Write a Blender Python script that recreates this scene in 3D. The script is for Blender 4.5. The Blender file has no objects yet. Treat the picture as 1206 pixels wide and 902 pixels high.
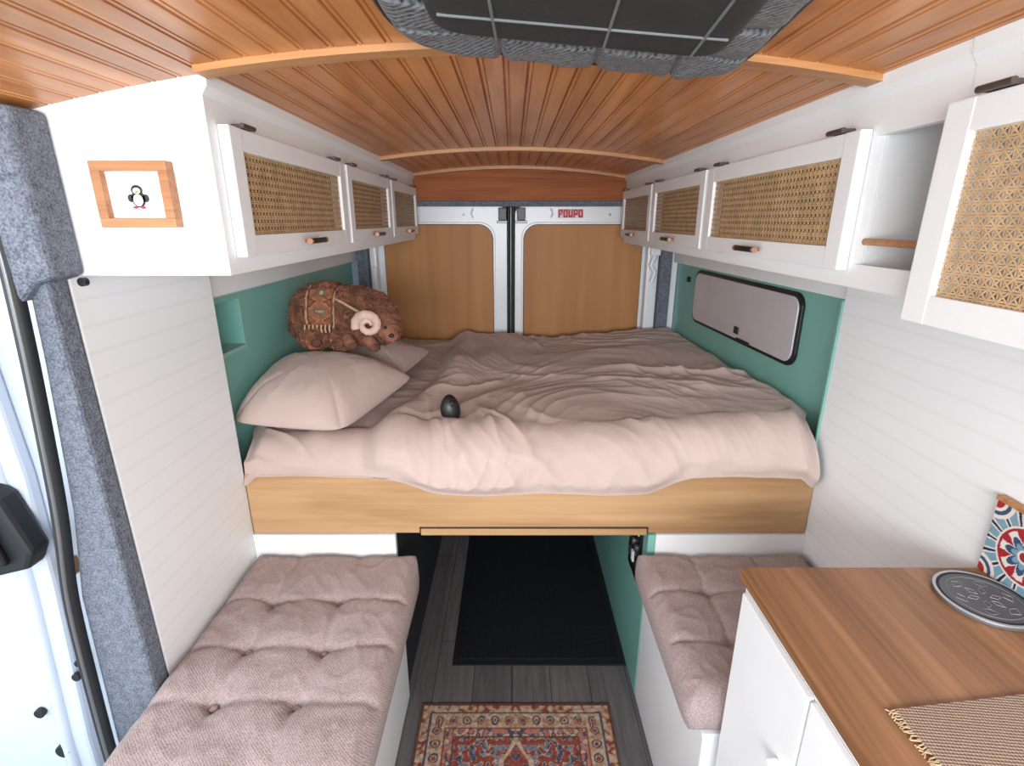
import bpy, bmesh, math, random
from mathutils import Vector, noise, Quaternion
random.seed(7)
scene=bpy.context.scene
V=Vector
def lin(c):
    return tuple(((v/255)/12.92 if v/255<=0.04045 else ((v/255+0.055)/1.055)**2.4) for v in c)+(1.0,)
# ------------------------------------------------------------------ materials
def base(name,rough=0.5,spec=0.5,metal=0):
    m=bpy.data.materials.new(name); m.use_nodes=True
    nt=m.node_tree; b=nt.nodes['Principled BSDF']
    b.inputs['Roughness'].default_value=rough
    b.inputs['Metallic'].default_value=metal
    b.inputs['Specular IOR Level'].default_value=spec
    return m,nt,b
def coords(nt,scale=(1,1,1),rot=(0,0,0)):
    tc=nt.nodes.new('ShaderNodeTexCoord'); mp=nt.nodes.new('ShaderNodeMapping')
    mp.inputs['Scale'].default_value=scale; mp.inputs['Rotation'].default_value=rot
    nt.links.new(tc.outputs['Object'],mp.inputs['Vector']); return mp.outputs['Vector']
def tnoise(nt,vec,scale,detail=4,dist=0,rough=0.5):
    n=nt.nodes.new('ShaderNodeTexNoise'); n.inputs['Scale'].default_value=scale
    n.inputs['Detail'].default_value=detail; n.inputs['Distortion'].default_value=dist
    n.inputs['Roughness'].default_value=rough
    nt.links.new(vec,n.inputs['Vector']); return n.outputs['Fac']
def ramp(nt,fac,stops):
    r=nt.nodes.new('ShaderNodeValToRGB'); e=r.color_ramp.elements
    while len(e)<len(stops): e.new(0.5)
    for i,(p,c) in enumerate(stops): e[i].position=p; e[i].color=c
    nt.links.new(fac,r.inputs['Fac']); return r.outputs['Color']
def mth(nt,op,a,b=None,c=None):
    n=nt.nodes.new('ShaderNodeMath'); n.operation=op
    for i,v in enumerate((a,b,c)):
        if v is None: continue
        if isinstance(v,(int,float)): n.inputs[i].default_value=v
        else: nt.links.new(v,n.inputs[i])
    return n.outputs[0]
def bump(nt,b,h,strength=0.3,dist=0.002):
    bn=nt.nodes.new('ShaderNodeBump'); bn.inputs['Strength'].default_value=strength
    bn.inputs['Distance'].default_value=dist
    nt.links.new(h,bn.inputs['Height']); nt.links.new(bn.outputs['Normal'],b.inputs['Normal'])
def plain(name,c,rough=0.5,var=0.06,scale=6,bs=0.0,bscale=200,metal=0,spec=0.5):
    m,nt,b=base(name,rough,spec,metal)
    vec=coords(nt); n=tnoise(nt,vec,scale)
    l=lin(c); d=tuple(v*(1-var*2) for v in l[:3])+(1,); u=tuple(min(1,v*(1+var)) for v in l[:3])+(1,)
    nt.links.new(ramp(nt,n,[(0.3,d),(0.7,u)]),b.inputs['Base Color'])
    if bs>0: bump(nt,b,tnoise(nt,vec,bscale,3),bs,0.002)
    return m
def wood(name,c1,c2,axis,rough=0.35,k=1.0,plank=None,fine=0.35,spec=0.5,pv=(0.85,1.1)):
    m,nt,b=base(name,rough,spec)
    s=[9*k,9*k,9*k]; s['xyz'.index(axis)]=0.9*k
    n1=tnoise(nt,coords(nt,tuple(s)),1.6,6,1.5)
    s2=[120*k]*3; s2['xyz'.index(axis)]=3*k
    n2=tnoise(nt,coords(nt,tuple(s2)),1.0,3)
    f=mth(nt,'MULTIPLY_ADD',n2,fine,mth(nt,'MULTIPLY',n1,1-fine))
    col=ramp(nt,f,[(0.34,lin(c1)),(0.62,lin(c2))])
    if plank:
        tc=nt.nodes.new('ShaderNodeTexCoord'); sp=nt.nodes.new('ShaderNodeSeparateXYZ')
        nt.links.new(tc.outputs['Object'],sp.inputs[0])
        fl=mth(nt,'FLOOR',mth(nt,'DIVIDE',mth(nt,'ADD',sp.outputs['X'],0.96),plank))
        wn=nt.nodes.new('ShaderNodeTexWhiteNoise'); wn.noise_dimensions='1D'; nt.links.new(fl,wn.inputs['W'])
        mr=nt.nodes.new('ShaderNodeMapRange'); mr.inputs['To Min'].default_value=pv[0]; mr.inputs['To Max'].default_value=pv[1]
        nt.links.new(wn.outputs['Value'],mr.inputs['Value'])
        hs=nt.nodes.new('ShaderNodeHueSaturation'); nt.links.new(col,hs.inputs['Color']); nt.links.new(mr.outputs[0],hs.inputs['Value'])
        col=hs.outputs['Color']
    nt.links.new(col,b.inputs['Base Color'])
    bump(nt,b,n2,0.06,0.001)
    return m
M={}
M['white']=plain('white_paint',(238,240,241),0.45,0.015,5,0.12,90)
M['ceil']=wood('varnished_pine',(176,108,56),(210,142,84),'y',0.3,1.0,plank=0.09,fine=0.2)
M['batten']=wood('batten_wood',(166,112,66),(196,142,92),'x',0.4)
M['fascia']=wood('fascia_wood',(128,68,36),(166,96,54),'x',0.6,spec=0.25)
M['oak']=wood('oak_board',(156,118,80),(192,154,112),'x',0.4,0.6,fine=0.25)
M['counter']=wood('counter_wood',(126,86,56),(166,120,84),'y',0.32,0.9,fine=0.4)
M['ply']=wood('plywood_panel',(162,110,64),(184,132,82),'z',0.5,0.22,fine=0.2,spec=0.3)
M['teal']=plain('teal_paint',(128,184,173),0.5,0.03,4,0.1,80)
M['teal_d']=plain('teal_edge',(156,196,187),0.5,0.03)
M['black']=plain('black_plastic',(22,22,24),0.4,0.05)
M['rubber']=plain('black_rubber',(26,28,32),0.55,0.05)
M['dark']=plain('dark_grey_panel',(40,40,44),0.7,0.08)  # plain dark grey for the under-bed side, gap and small parts
M['metalw']=plain('white_sheet_metal',(236,240,246),0.3,0.02)
M['bodyw']=plain('white_body_paint',(196,206,220),0.25,0.02)
M['copper']=plain('copper_metal',(168,124,100),0.35,0.05,metal=0.6)
M['steel']=plain('brushed_steel',(120,120,122),0.4,0.08,metal=0.6)
M['hinge']=plain('bronze_hinge',(92,80,74),0.4,0.08,metal=0.4)
M['trivet']=plain('etched_trivet_metal',(104,104,107),0.4,0.06,metal=0.3)
M['trivet_l']=plain('polished_trivet_metal',(190,190,192),0.35,0.04,metal=0.3)
M['trivet_e']=plain('trivet_etching',(134,134,137),0.5,0.04,metal=0.3)
M['cane']=plain('rattan_cane',(208,174,132),0.55,0.12,40,0.2,300)
M['cabin']=plain('cabinet_interior_shade',(100,80,66),0.7,0.05)  # brown instead of white, paints the dimness seen through the cane holes
M['horn']=plain('plush_horn',(206,176,160),0.8,0.08,30)
M['wool']=plain('brown_wool',(146,96,74),0.95,0.25,25,0.6,150)
M['wooldark']=plain('dark_wool',(104,66,52),0.95,0.25,30,0.6,150)
M['tassel']=plain('tassel_yarn',(190,164,132),0.9,0.1,60)
M['frame']=wood('frame_wood',(158,104,64),(192,138,92),'x',0.4,1.5)
M['paper']=plain('white_paper',(240,240,240),0.7,0.01)
M['orange']=plain('orange_ink',(230,140,40),0.6,0.02)
M['redink']=plain('red_sticker',(196,30,60),0.5,0.05)
M['ground']=plain('concrete_ground',(170,170,168),0.9,0.1,3,0.3,60)
M['glass']=plain('window_glass',(70,120,118),0.1,0.05)
def m_wall():
    m,nt,b=base('white_wall_shading_bands',0.45)
    tc=nt.nodes.new('ShaderNodeTexCoord'); sp=nt.nodes.new('ShaderNodeSeparateXYZ'); nt.links.new(tc.outputs['Object'],sp.inputs[0])
    p=mth(nt,'PINGPONG',mth(nt,'FRACT',mth(nt,'DIVIDE',sp.outputs['Z'],0.052)),0.5)
    c=ramp(nt,p,[(0.0,lin((228,230,231))),(0.10,lin((234,236,238)))])  # faint bands painted in to stand for soft shading across the wall
    nt.links.new(c,b.inputs['Base Color'])
    r=ramp(nt,p,[(0.0,(0,0,0,1)),(0.12,(1,1,1,1))]); bump(nt,b,r,0.07,0.002)
    return m
M['whitewall']=m_wall()
def m_carpet():
    m,nt,b=base('grey_van_carpet',0.95,0.1)
    vec=coords(nt); n=tnoise(nt,vec,260,4); n0=tnoise(nt,vec,60,3)
    h=mth(nt,'MULTIPLY_ADD',n,0.7,mth(nt,'MULTIPLY',n0,0.3))
    nt.links.new(ramp(nt,h,[(0.36,lin((80,86,98))),(0.64,lin((134,140,152)))]),b.inputs['Base Color'])
    bump(nt,b,n,0.8,0.003); return m
M['carpet']=m_carpet()
def m_fabric(name,c1,c2,scale,bs):
    m,nt,b=base(name,0.9,0.15)
    vec=coords(nt); n=tnoise(nt,vec,5,5)
    nt.links.new(ramp(nt,n,[(0.3,lin(c1)),(0.7,lin(c2))]),b.inputs['Base Color'])
    bump(nt,b,tnoise(nt,vec,scale,4,0.5),bs,0.004)
    b.inputs['Sheen Weight'].default_value=0.1
    return m
M['duvet']=m_fabric('dusty_pink_cotton',(188,167,159),(197,177,169),26,0.35)
def m_knit():
    m,nt,b=base('herringbone_upholstery',0.95,0.1)
    vec=coords(nt)
    w1=nt.nodes.new('ShaderNodeTexWave'); w1.bands_direction='DIAGONAL'; w1.inputs['Scale'].default_value=95; w1.inputs['Distortion'].default_value=3; w1.inputs['Detail'].default_value=2
    w1.inputs['Detail Scale'].default_value=3
    nt.links.new(vec,w1.inputs['Vector'])
    vo=nt.nodes.new('ShaderNodeTexVoronoi'); vo.inputs['Scale'].default_value=230; nt.links.new(vec,vo.inputs['Vector'])
    f=mth(nt,'MULTIPLY_ADD',w1.outputs['Fac'],0.4,mth(nt,'MULTIPLY',vo.outputs['Distance'],0.8))
    nt.links.new(ramp(nt,f,[(0.1,lin((136,119,118))),(0.8,lin((176,159,156)))]),b.inputs['Base Color'])
    bump(nt,b,f,0.4,0.0015); return m
M['knit']=m_knit()
def m_floor():
    m,nt,b=base('grey_laminate',0.45)
    vec=coords(nt,(1,1,1),(0,0,math.pi/2))
    br=nt.nodes.new('ShaderNodeTexBrick'); br.inputs['Scale'].default_value=1
    br.inputs['Brick Width'].default_value=1.1; br.inputs['Row Height'].default_value=0.14
    br.inputs['Mortar Size'].default_value=0.0015
    br.inputs['Color1'].default_value=lin((98,94,96)); br.inputs['Color2'].default_value=lin((116,112,112)); br.inputs['Mortar'].default_value=lin((54,52,54))
    nt.links.new(vec,br.inputs['Vector'])
    n=tnoise(nt,coords(nt,(40,2.5,1)),1.5,6,1)
    mx=nt.nodes.new('ShaderNodeMix'); mx.data_type='RGBA'; mx.blend_type='MULTIPLY'; mx.inputs[0].default_value=0.7
    nt.links.new(br.outputs['Color'],mx.inputs[6]); nt.links.new(ramp(nt,n,[(0.3,(0.5,0.49,0.49,1)),(0.7,(1.1,1.1,1.1,1))]),mx.inputs[7])
    nt.links.new(mx.outputs[2],b.inputs['Base Color']); bump(nt,b,n,0.1,0.001)
    return m
M['floor']=m_floor()
def m_vcol(name,rough,bs=0,bscale=300):
    m,nt,b=base(name,rough,0.3)
    a=nt.nodes.new('ShaderNodeAttribute'); a.attribute_name='Col'
    nt.links.new(a.outputs['Color'],b.inputs['Base Color'])
    if bs: bump(nt,b,tnoise(nt,coords(nt),bscale,3),bs,0.002)
    return m
M['rug']=m_vcol('woven_rug_pile',0.95,0.6,350)
M['tile']=m_vcol('glazed_tile',0.2)
def m_mat(name,c1,c2,scale,axis,rough=0.9):
    m,nt,b=base(name,rough,0.2)
    w=nt.nodes.new('ShaderNodeTexWave'); w.bands_direction=axis; w.inputs['Scale'].default_value=scale
    w.inputs['Distortion'].default_value=0.6; nt.links.new(coords(nt),w.inputs['Vector'])
    nt.links.new(ramp(nt,w.outputs['Fac'],[(0.2,lin(c1)),(0.8,lin(c2))]),b.inputs['Base Color'])
    bump(nt,b,w.outputs['Fac'],0.6,0.003); return m
M['doormat']=m_mat('ribbed_black_mat',(18,19,22),(33,35,40),45,'X')
def m_weave():
    m,nt,b=base('woven_jute',0.95,0.1)
    w=nt.nodes.new('ShaderNodeTexWave'); w.bands_direction='X'; w.inputs['Scale'].default_value=70; w.inputs['Distortion'].default_value=1.0
    w2=nt.nodes.new('ShaderNodeTexWave'); w2.bands_direction='Y'; w2.inputs['Scale'].default_value=70; w2.inputs['Distortion'].default_value=1.0
    vec=coords(nt,(1,1,1),(0,0,0.1)); nt.links.new(vec,w.inputs['Vector']); nt.links.new(vec,w2.inputs['Vector'])
    f=mth(nt,'ADD',mth(nt,'MULTIPLY',w.outputs['Fac'],0.5),mth(nt,'MULTIPLY',w2.outputs['Fac'],0.5))
    nt.links.new(ramp(nt,f,[(0.1,lin((118,96,84))),(0.8,lin((180,158,140)))]),b.inputs['Base Color'])
    bump(nt,b,f,0.6,0.002); return m
M['jute']=m_weave()
def m_quilt():
    m,nt,b=base('quilted_leatherette',0.4,0.5)
    w=nt.nodes.new('ShaderNodeTexWave'); w.bands_direction='DIAGONAL'; w.inputs['Scale'].default_value=60; w.inputs['Distortion'].default_value=2.5; w.inputs['Detail'].default_value=3
    nt.links.new(coords(nt),w.inputs['Vector'])
    v=nt.nodes.new('ShaderNodeTexVoronoi'); v.inputs['Scale'].default_value=170; nt.links.new(coords(nt),v.inputs['Vector'])
    f=mth(nt,'MULTIPLY_ADD',w.outputs['Fac'],0.5,mth(nt,'MULTIPLY',v.outputs['Distance'],0.7))
    nt.links.new(ramp(nt,f,[(0.15,lin((36,40,44))),(0.8,lin((120,126,130)))]),b.inputs['Base Color'])
    bump(nt,b,f,0.5,0.002); return m
M['quilt']=m_quilt()
M['blackcloth']=plain('black_cloth',(38,40,42),0.6,0.1,20,0.3,150)
M['seamcloth']=plain('grey_seam_thread',(104,108,110),0.8,0.1,20)
M['greycloth']=plain('blackout_fabric',(206,202,208),0.4,0.03,8,0.2,200,metal=0.15)
# ------------------------------------------------------------------ helpers
def link(ob,parent=None):
    scene.collection.objects.link(ob)
    if parent: ob.parent=parent
    return ob
def group(name):
    e=bpy.data.objects.new(name,None); e.empty_display_size=0.1; scene.collection.objects.link(e); return e
def mesh(name,vs,fs,mat,parent=None,smooth=False):
    me=bpy.data.meshes.new(name); me.from_pydata([tuple(v) for v in vs],[],fs); me.materials.append(mat)
    if smooth:
        for p in me.polygons: p.use_smooth=True
    me.update(); ob=bpy.data.objects.new(name,me); return link(ob,parent)
def fixn(ob):
    bm=bmesh.new(); bm.from_mesh(ob.data); bmesh.ops.recalc_face_normals(bm,faces=bm.faces); bm.to_mesh(ob.data); bm.free(); return ob
def box(name,x0,x1,y0,y1,z0,z1,mat,parent=None,bev=0.0):
    bm=bmesh.new(); bmesh.ops.create_cube(bm,size=1)
    for v in bm.verts:
        v.co=V(((x0+x1)/2+v.co.x*(x1-x0),(y0+y1)/2+v.co.y*(y1-y0),(z0+z1)/2+v.co.z*(z1-z0)))
    bev=min(bev,0.3*min(abs(x1-x0),abs(y1-y0),abs(z1-z0)))
    if bev>0: bmesh.ops.bevel(bm,geom=bm.edges[:],offset=bev,segments=2,profile=0.6,affect='EDGES')
    bmesh.ops.recalc_face_normals(bm,faces=bm.faces)
    me=bpy.data.meshes.new(name); bm.to_mesh(me); bm.free(); me.materials.append(mat)
    return link(bpy.data.objects.new(name,me),parent)
def prism(name,pts,axis,a0,a1,mat,parent=None,bev=0.0):
    def P(p,a):
        return {'y':(p[0],a,p[1]),'x':(a,p[0],p[1]),'z':(p[0],p[1],a)}[axis]
    n=len(pts); vs=[P(p,a0) for p in pts]+[P(p,a1) for p in pts]
    fs=[tuple(range(n)),tuple(range(2*n-1,n-1,-1))]+[(i,i+n,(i+1)%n+n,(i+1)%n) for i in range(n)]
    ob=mesh(name,vs,fs,mat,parent); fixn(ob)
    if bev>0:
        md=ob.modifiers.new('b','BEVEL'); md.width=bev; md.segments=2; md.limit_method='ANGLE'; md.angle_limit=math.radians(40)
    return ob
def rrect(a0,a1,b0,b1,r,n=8):
    pts=[]
    for (ca,cb,s) in [(a1-r,b1-r,0),(a0+r,b1-r,90),(a0+r,b0+r,180),(a1-r,b0+r,270)]:
        for i in range(n+1):
            t=math.radians(s+90*i/n); pts.append((ca+r*math.cos(t),cb+r*math.sin(t)))
    return pts
def tube(name,pts,r,mat,parent=None,closed=False,radii=None):
    cu=bpy.data.curves.new(name,'CURVE'); cu.dimensions='3D'; cu.bevel_depth=r; cu.bevel_resolution=3; cu.use_fill_caps=True
    sp=cu.splines.new('POLY'); sp.points.add(len(pts)-1)
    for i,p in enumerate(pts):
        sp.points[i].co=(*p,1); sp.points[i].radius=radii[i] if radii else 1
    sp.use_cyclic_u=closed
    cu.materials.append(mat)
    tmp=bpy.data.objects.new(name,cu); scene.collection.objects.link(tmp)
    dg=bpy.context.evaluated_depsgraph_get(); me=bpy.data.meshes.new_from_object(tmp.evaluated_get(dg))
    bpy.data.objects.remove(tmp); bpy.data.curves.remove(cu)
    for p in me.polygons: p.use_smooth=True
    return link(bpy.data.objects.new(name,me),parent)
def cyl(name,c,r,h,axis,mat,parent=None,n=32,bev=0):
    pts=[(r*math.cos(2*math.pi*i/n),r*math.sin(2*math.pi*i/n)) for i in range(n)]
    ix={'x':(1,2),'y':(0,2),'z':(0,1)}[axis]; ai='xyz'.index(axis)
    pts=[(c[ix[0]]+p[0],c[ix[1]]+p[1]) for p in pts]
    return prism(name,pts,axis,c[ai]-h/2,c[ai]+h/2,mat,parent,bev)
def ball(name,c,r,mat,parent=None,sub=3):
    bm=bmesh.new(); bmesh.ops.create_icosphere(bm,subdivisions=sub,radius=1)
    for v in bm.verts: v.co=V((c[0]+v.co.x*r[0],c[1]+v.co.y*r[1],c[2]+v.co.z*r[2]))
    me=bpy.data.meshes.new(name); bm.to_mesh(me); bm.free(); me.materials.append(mat)
    for p in me.polygons: p.use_smooth=True
    return link(bpy.data.objects.new(name,me),parent)
def sst(a,b,x):
    t=max(0,min(1,(x-a)/(b-a))); return t*t*(3-2*t)
def pad(name,cs,top,bot,nu,nv,k,mat,parent=None):
    vs=[];fs=[]
    def pos(i,j):
        u=-1+2*i/nu; v=-1+2*j/nv
        u=math.copysign(1-(1-abs(u))**1.25,u); v=math.copysign(1-(1-abs(v))**1.25,v)
        m=max(abs(u),abs(v))
        f=1 if m==0 else m/((abs(u)**k+abs(v)**k)**(1/k))
        a=(u*f+1)/2;b=(v*f+1)/2
        p=V(cs[0])*(1-a)*(1-b)+V(cs[1])*a*(1-b)+V(cs[2])*a*b+V(cs[3])*(1-a)*b
        return p,u,v
    W=nu+1
    for j in range(nv+1):
        for i in range(W):
            p,u,v=pos(i,j); vs.append((p.x,p.y,p.z+top(u,v,p.x,p.y)))
    for j in range(nv):
        for i in range(nu):
            a=j*W+i; fs.append((a,a+1,a+1+W,a+W))
    mp={}
    for j in range(nv+1):
        for i in range(W):
            if i in(0,nu) or j in(0,nv): mp[(i,j)]=j*W+i
            else:
                p,u,v=pos(i,j); mp[(i,j)]=len(vs); vs.append((p.x,p.y,p.z+bot(u,v,p.x,p.y)))
    for j in range(nv):
        for i in range(nu):
            fs.append((mp[(i,j)],mp[(i,j+1)],mp[(i+1,j+1)],mp[(i+1,j)]))
    return mesh(name,vs,fs,mat,parent,True)
# ------------------------------------------------------------------ dimensions
XL,XR=-0.82,0.93
def cz(x): return 1.868-0.135*x*x
box('floor',-0.94,1.02,-0.6,3.0,-0.05,0.0,M['floor'])
box('ground',-6,6,-5,8,-0.6,-0.5,M['ground'])
def build_ceiling():
    gro=[]; g=-0.96
    while g<1.06:
        gro+= [(g,0.006,0.0028),(g+0.009,0.0025,0.0018),(g+0.045,0.005,0.0024),(g+0.054,0.0025,0.0018)]; g+=0.09
    prof=[]
    for g,d,w in gro: prof+=[(g-w,0),(g-w*0.2,d),(g+w*0.2,d),(g+w,0)]
    prof.sort()
    vs=[];fs=[]
    for (x,d) in prof:
        z=cz(x)+d
        vs+=[(x,-0.6,z),(x,3.0,z),(x,3.0,cz(x)+0.03),(x,-0.6,cz(x)+0.03)]
    for i in range(len(prof)-1):
        a=i*4;b=a+4
        fs+=[(a,a+1,b+1,b),(a+3,b+3,b+2,a+2)]
    return mesh('ceiling',vs,fs,M['ceil'])
build_ceiling()
def arcbar(name,y0,y1,x0,x1,zt,zb,mat,par=None,flat=None):
    n=40; top=[];bt=[]
    for i in range(n+1):
        x=x0+(x1-x0)*i/n
        top.append((x,cz(x)+zt)); bt.append((x,flat if flat else cz(x)+zb))
    return prism(name,top+bt[::-1],'y',y0,y1,mat,par)
arcbar('trim_1',0.925,0.965,-0.505,0.64,0.003,-0.010,M['batten'])
arcbar('trim_2',2.15,2.19,-0.51,0.60,0.003,-0.012,M['batten'])
arcbar('trim_3',2.86,2.885,-0.51,0.60,0.003,-0.014,M['batten'])
arcbar('trim_4',2.89,2.91,-0.53,0.61,0.003,0,M['fascia'],None,1.70)
box('trim_5',-0.80,0.88,2.905,2.93,1.672,1.699,M['carpet'])
# ------------------------------------------------------------------ walls
box('wall_left',-0.87,XL,0.967,1.42,0,1.8,M['whitewall'],None,0.003)
box('wall_right',XR,XR+0.05,-0.3,1.444,0,1.86,M['whitewall'],None,0.003)
wb=group('wall_rear')
box('rear_bulkhead',-0.95,1.02,2.985,3.02,-0.05,1.9,M['carpet'],wb)
wl=group('wall_left_bedside')
xt=-0.87
def lbox(n,y0,y1,z0,z1,m): return box(n,xt-0.02,xt,y0,y1,z0,z1,m,wl)
lbox('panel_below',1.42,2.86,0.0,1.205,M['teal'])
lbox('panel_above',1.42,2.86,1.365,1.39,M['teal'])
lbox('panel_behind',1.645,2.86,1.205,1.365,M['teal'])
lbox('panel_front',1.42,1.44,1.205,1.365,M['teal'])
box('niche_back',xt-0.10,xt-0.09,1.42,1.66,1.19,1.38,M['teal'],wl)
box('niche_floor',xt-0.09,xt+0.004,1.44,1.645,1.205,1.217,M['teal_d'],wl)
box('niche_top',xt-0.09,xt-0.02,1.42,1.66,1.365,1.38,M['teal'],wl)
box('niche_side',xt-0.09,xt-0.02,1.645,1.66,1.205,1.365,M['teal'],wl)
box('niche_side_2',xt-0.09,xt-0.02,1.42,1.44,1.205,1.365,M['teal'],wl)
box('white_band',xt-0.02,xt+0.02,1.42,2.90,1.39,1.80,M['white'],wl,0.003)
tube('edge_bead',[(xt+0.004,1.43,1.386),(xt+0.004,2.86,1.386)],0.005,M['teal_d'],wl)
wr=group('wall_right_bedside')
def rx(y): return 0.985-0.075*(y-1.444)/1.42
def rpanel(name,y0,y1,z0,z1,th,mat,par,off=0.0):
    pts=[(rx(y0)-off,y0),(rx(y1)-off,y1),(rx(y1)-off+th,y1),(rx(y0)-off+th,y0)]
    return prism(name,pts,'z',z0,z1,mat,par)
rpanel('teal_panel',1.444,2.87,0.0,1.385,0.02,M['teal'],wr)
rpanel('white_band',1.444,2.90,1.385,1.84,0.05,M['white'],wr,0.03)
box('corner_post',0.926,0.955,1.4445,1.452,0.66,1.385,M['teal'],wr)
hk=group('wall_hook')
cyl('knob',(0.915,2.70,1.31),0.014,0.02,'x',M['black'],hk,20,0.003)
# ------------------------------------------------------------------ rear doors
def reardoor(name,x0,x1,px0,px1,hs):
    g=group(name)
    prism('door_skin',rrect(x0,x1,0.35,1.675,0.05),'y',2.935,2.96,M['metalw'],g,0.006)
    prism('recess_lip',rrect(px0-0.014,px1+0.014,0.42,1.592,0.085),'y',2.928,2.937,M['metalw'],g,0.004)
    prism('recess_shadow_gap',rrect(px0-0.003,px1+0.003,0.43,1.581,0.08),'y',2.9265,2.93,M['rubber'],g)
    prism('plywood_panel',rrect(px0,px1,0.434,1.578,0.075),'y',2.922,2.929,M['ply'],g,0.002)
    lx=hs*0.05
    box('latch_body',lx-0.022,lx+0.022,2.90,2.934,1.60,1.665,M['black'],g,0.004)
    box('latch_plate',lx-0.032,lx+0.032,2.925,2.9345,1.585,1.599,M['steel'],g,0.002)
    cx=(px0+px1)/2
    for dx in(-0.12,0.14): cyl('screw',(cx+dx,2.932,1.63),0.006,0.006,'y',M['steel'],g,12)
    tube('grab_hook',[(hs*0.21,2.93,1.66),(hs*0.215,2.915,1.65),(hs*0.22,2.915,1.63),(hs*0.21,2.93,1.615)],0.004,M['white'],g)
    return g
reardoor('door_1',-0.765,-0.022,-0.70,-0.105,-1)
reardoor('door_2',0.012,0.80,0.065,0.715,1)
sg=group('door_seal')
tube('seal',[(-0.018,2.93,0.3),(-0.018,2.93,1.67)],0.010,M['rubber'],sg)
tube('seal_2',[(0.006,2.93,0.3),(0.006,2.93,1.67)],0.010,M['rubber'],sg)
box('lock_column',-0.014,0.002,2.935,2.95,0.3,1.67,M['steel'],sg)
stk=group('door_sticker')
box('backing',0.247,0.387,2.9325,2.9345,1.612,1.660,M['paper'],stk)
def lt(i,dx0,dx1,dz0,dz1):
    x=0.250+i*0.0272; box('letter_%d'%i,x+dx0,x+dx1,2.9305,2.9325,1.615+dz0,1.615+dz1,M['redink'],stk)
for i in range(5):
    lt(i,0,0.010,0,0.042)
    if i in(0,3): lt(i,0.010,0.025,0.032,0.042); lt(i,0.010,0.025,0.012,0.024); lt(i,0.016,0.025,0.024,0.032)
    if i in(1,4): lt(i,0.010,0.025,0.032,0.042); lt(i,0.010,0.025,0,0.010); lt(i,0.015,0.025,0.010,0.032)
    if i==2: lt(i,0.010,0.025,0,0.012); lt(i,0.015,0.025,0.012,0.042)
pl=group('pillar_left_rear')
box('carpet',-0.835,-0.775,2.84,2.93,0.7,1.60,M['carpet'],pl,0.01)
box('white_post',-0.774,-0.735,2.87,2.934,0.7,1.66,M['metalw'],pl,0.012)
box('hinge',-0.76,-0.735,2.85,2.869,1.25,1.36,M['metalw'],pl,0.006)
pr=group('pillar_right_rear')
box('white_post',0.735,0.799,2.87,2.934,0.7,1.66,M['metalw'],pr,0.012)
box('carpet',0.80,0.865,2.84,2.93,0.7,1.60,M['carpet'],pr,0.01)
box('hinge',0.745,0.798,2.84,2.869,1.42,1.46,M['metalw'],pr,0.006)
tube('hinge_arm',[(0.77,2.85,1.42),(0.75,2.85,1.37),(0.775,2.85,1.33),(0.76,2.85,1.28)],0.012,M['metalw'],pr)
box('side_filler',0.866,0.90,2.87,2.93,0.7,1.60,M['white'],pr)
# ------------------------------------------------------------------ overhead cabinets
def cane(name,X,y0,y1,z0,z1,par,s):
    p=0.0142; vs=[];fs=[]
    def quad(a,b,w,lay):
        d=(V(b)-V(a)).normalized(); n=V((-d.y,d.x))*w/2
        xx=X+s*lay; i=len(vs)
        for q in (V(a)+n,V(a)-n,V(b)-n,V(b)+n): vs.append((xx,q.x,q.y))
        fs.append((i,i+1,i+2,i+3))
    ny=int((y1-y0)/p); nz=int((z1-z0)/p)
    for i in range(ny+1):
        y=y0+(i+0.5)*p
        for o in(-0.0017,0.0017): quad((y+o,z0),(y+o,z1),0.0025,0.0)
    for i in range(nz+1):
        z=z0+(i+0.5)*p
        for o in(-0.0017,0.0017):
            if z+o<z1: quad((y0,z+o),(y1,z+o),0.0025,0.0006)
    W=y1-y0;H=z1-z0
    for sgn in(1,-1):
        k=-int(H/p)-2
        while k*p<W+H+p:
            c=k*p; pts=[]
            if sgn==1:
                t0=max(0,-c);t1=min(H,W-c)
                if t1>t0+0.001: pts=[(y0+c+t0,z0+t0),(y0+c+t1,z0+t1)]
            else:
                t0=max(0,c-W);t1=min(H,c)
                if t1>t0+0.001: pts=[(y0+c-t0,z0+t0),(y0+c-t1,z0+t1)]
            if pts: quad(pts[0],pts[1],0.0024,0.0011 if sgn==1 else 0.0016)
            k+=1
    return mesh(name,vs,fs,M['cane'],par)
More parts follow.
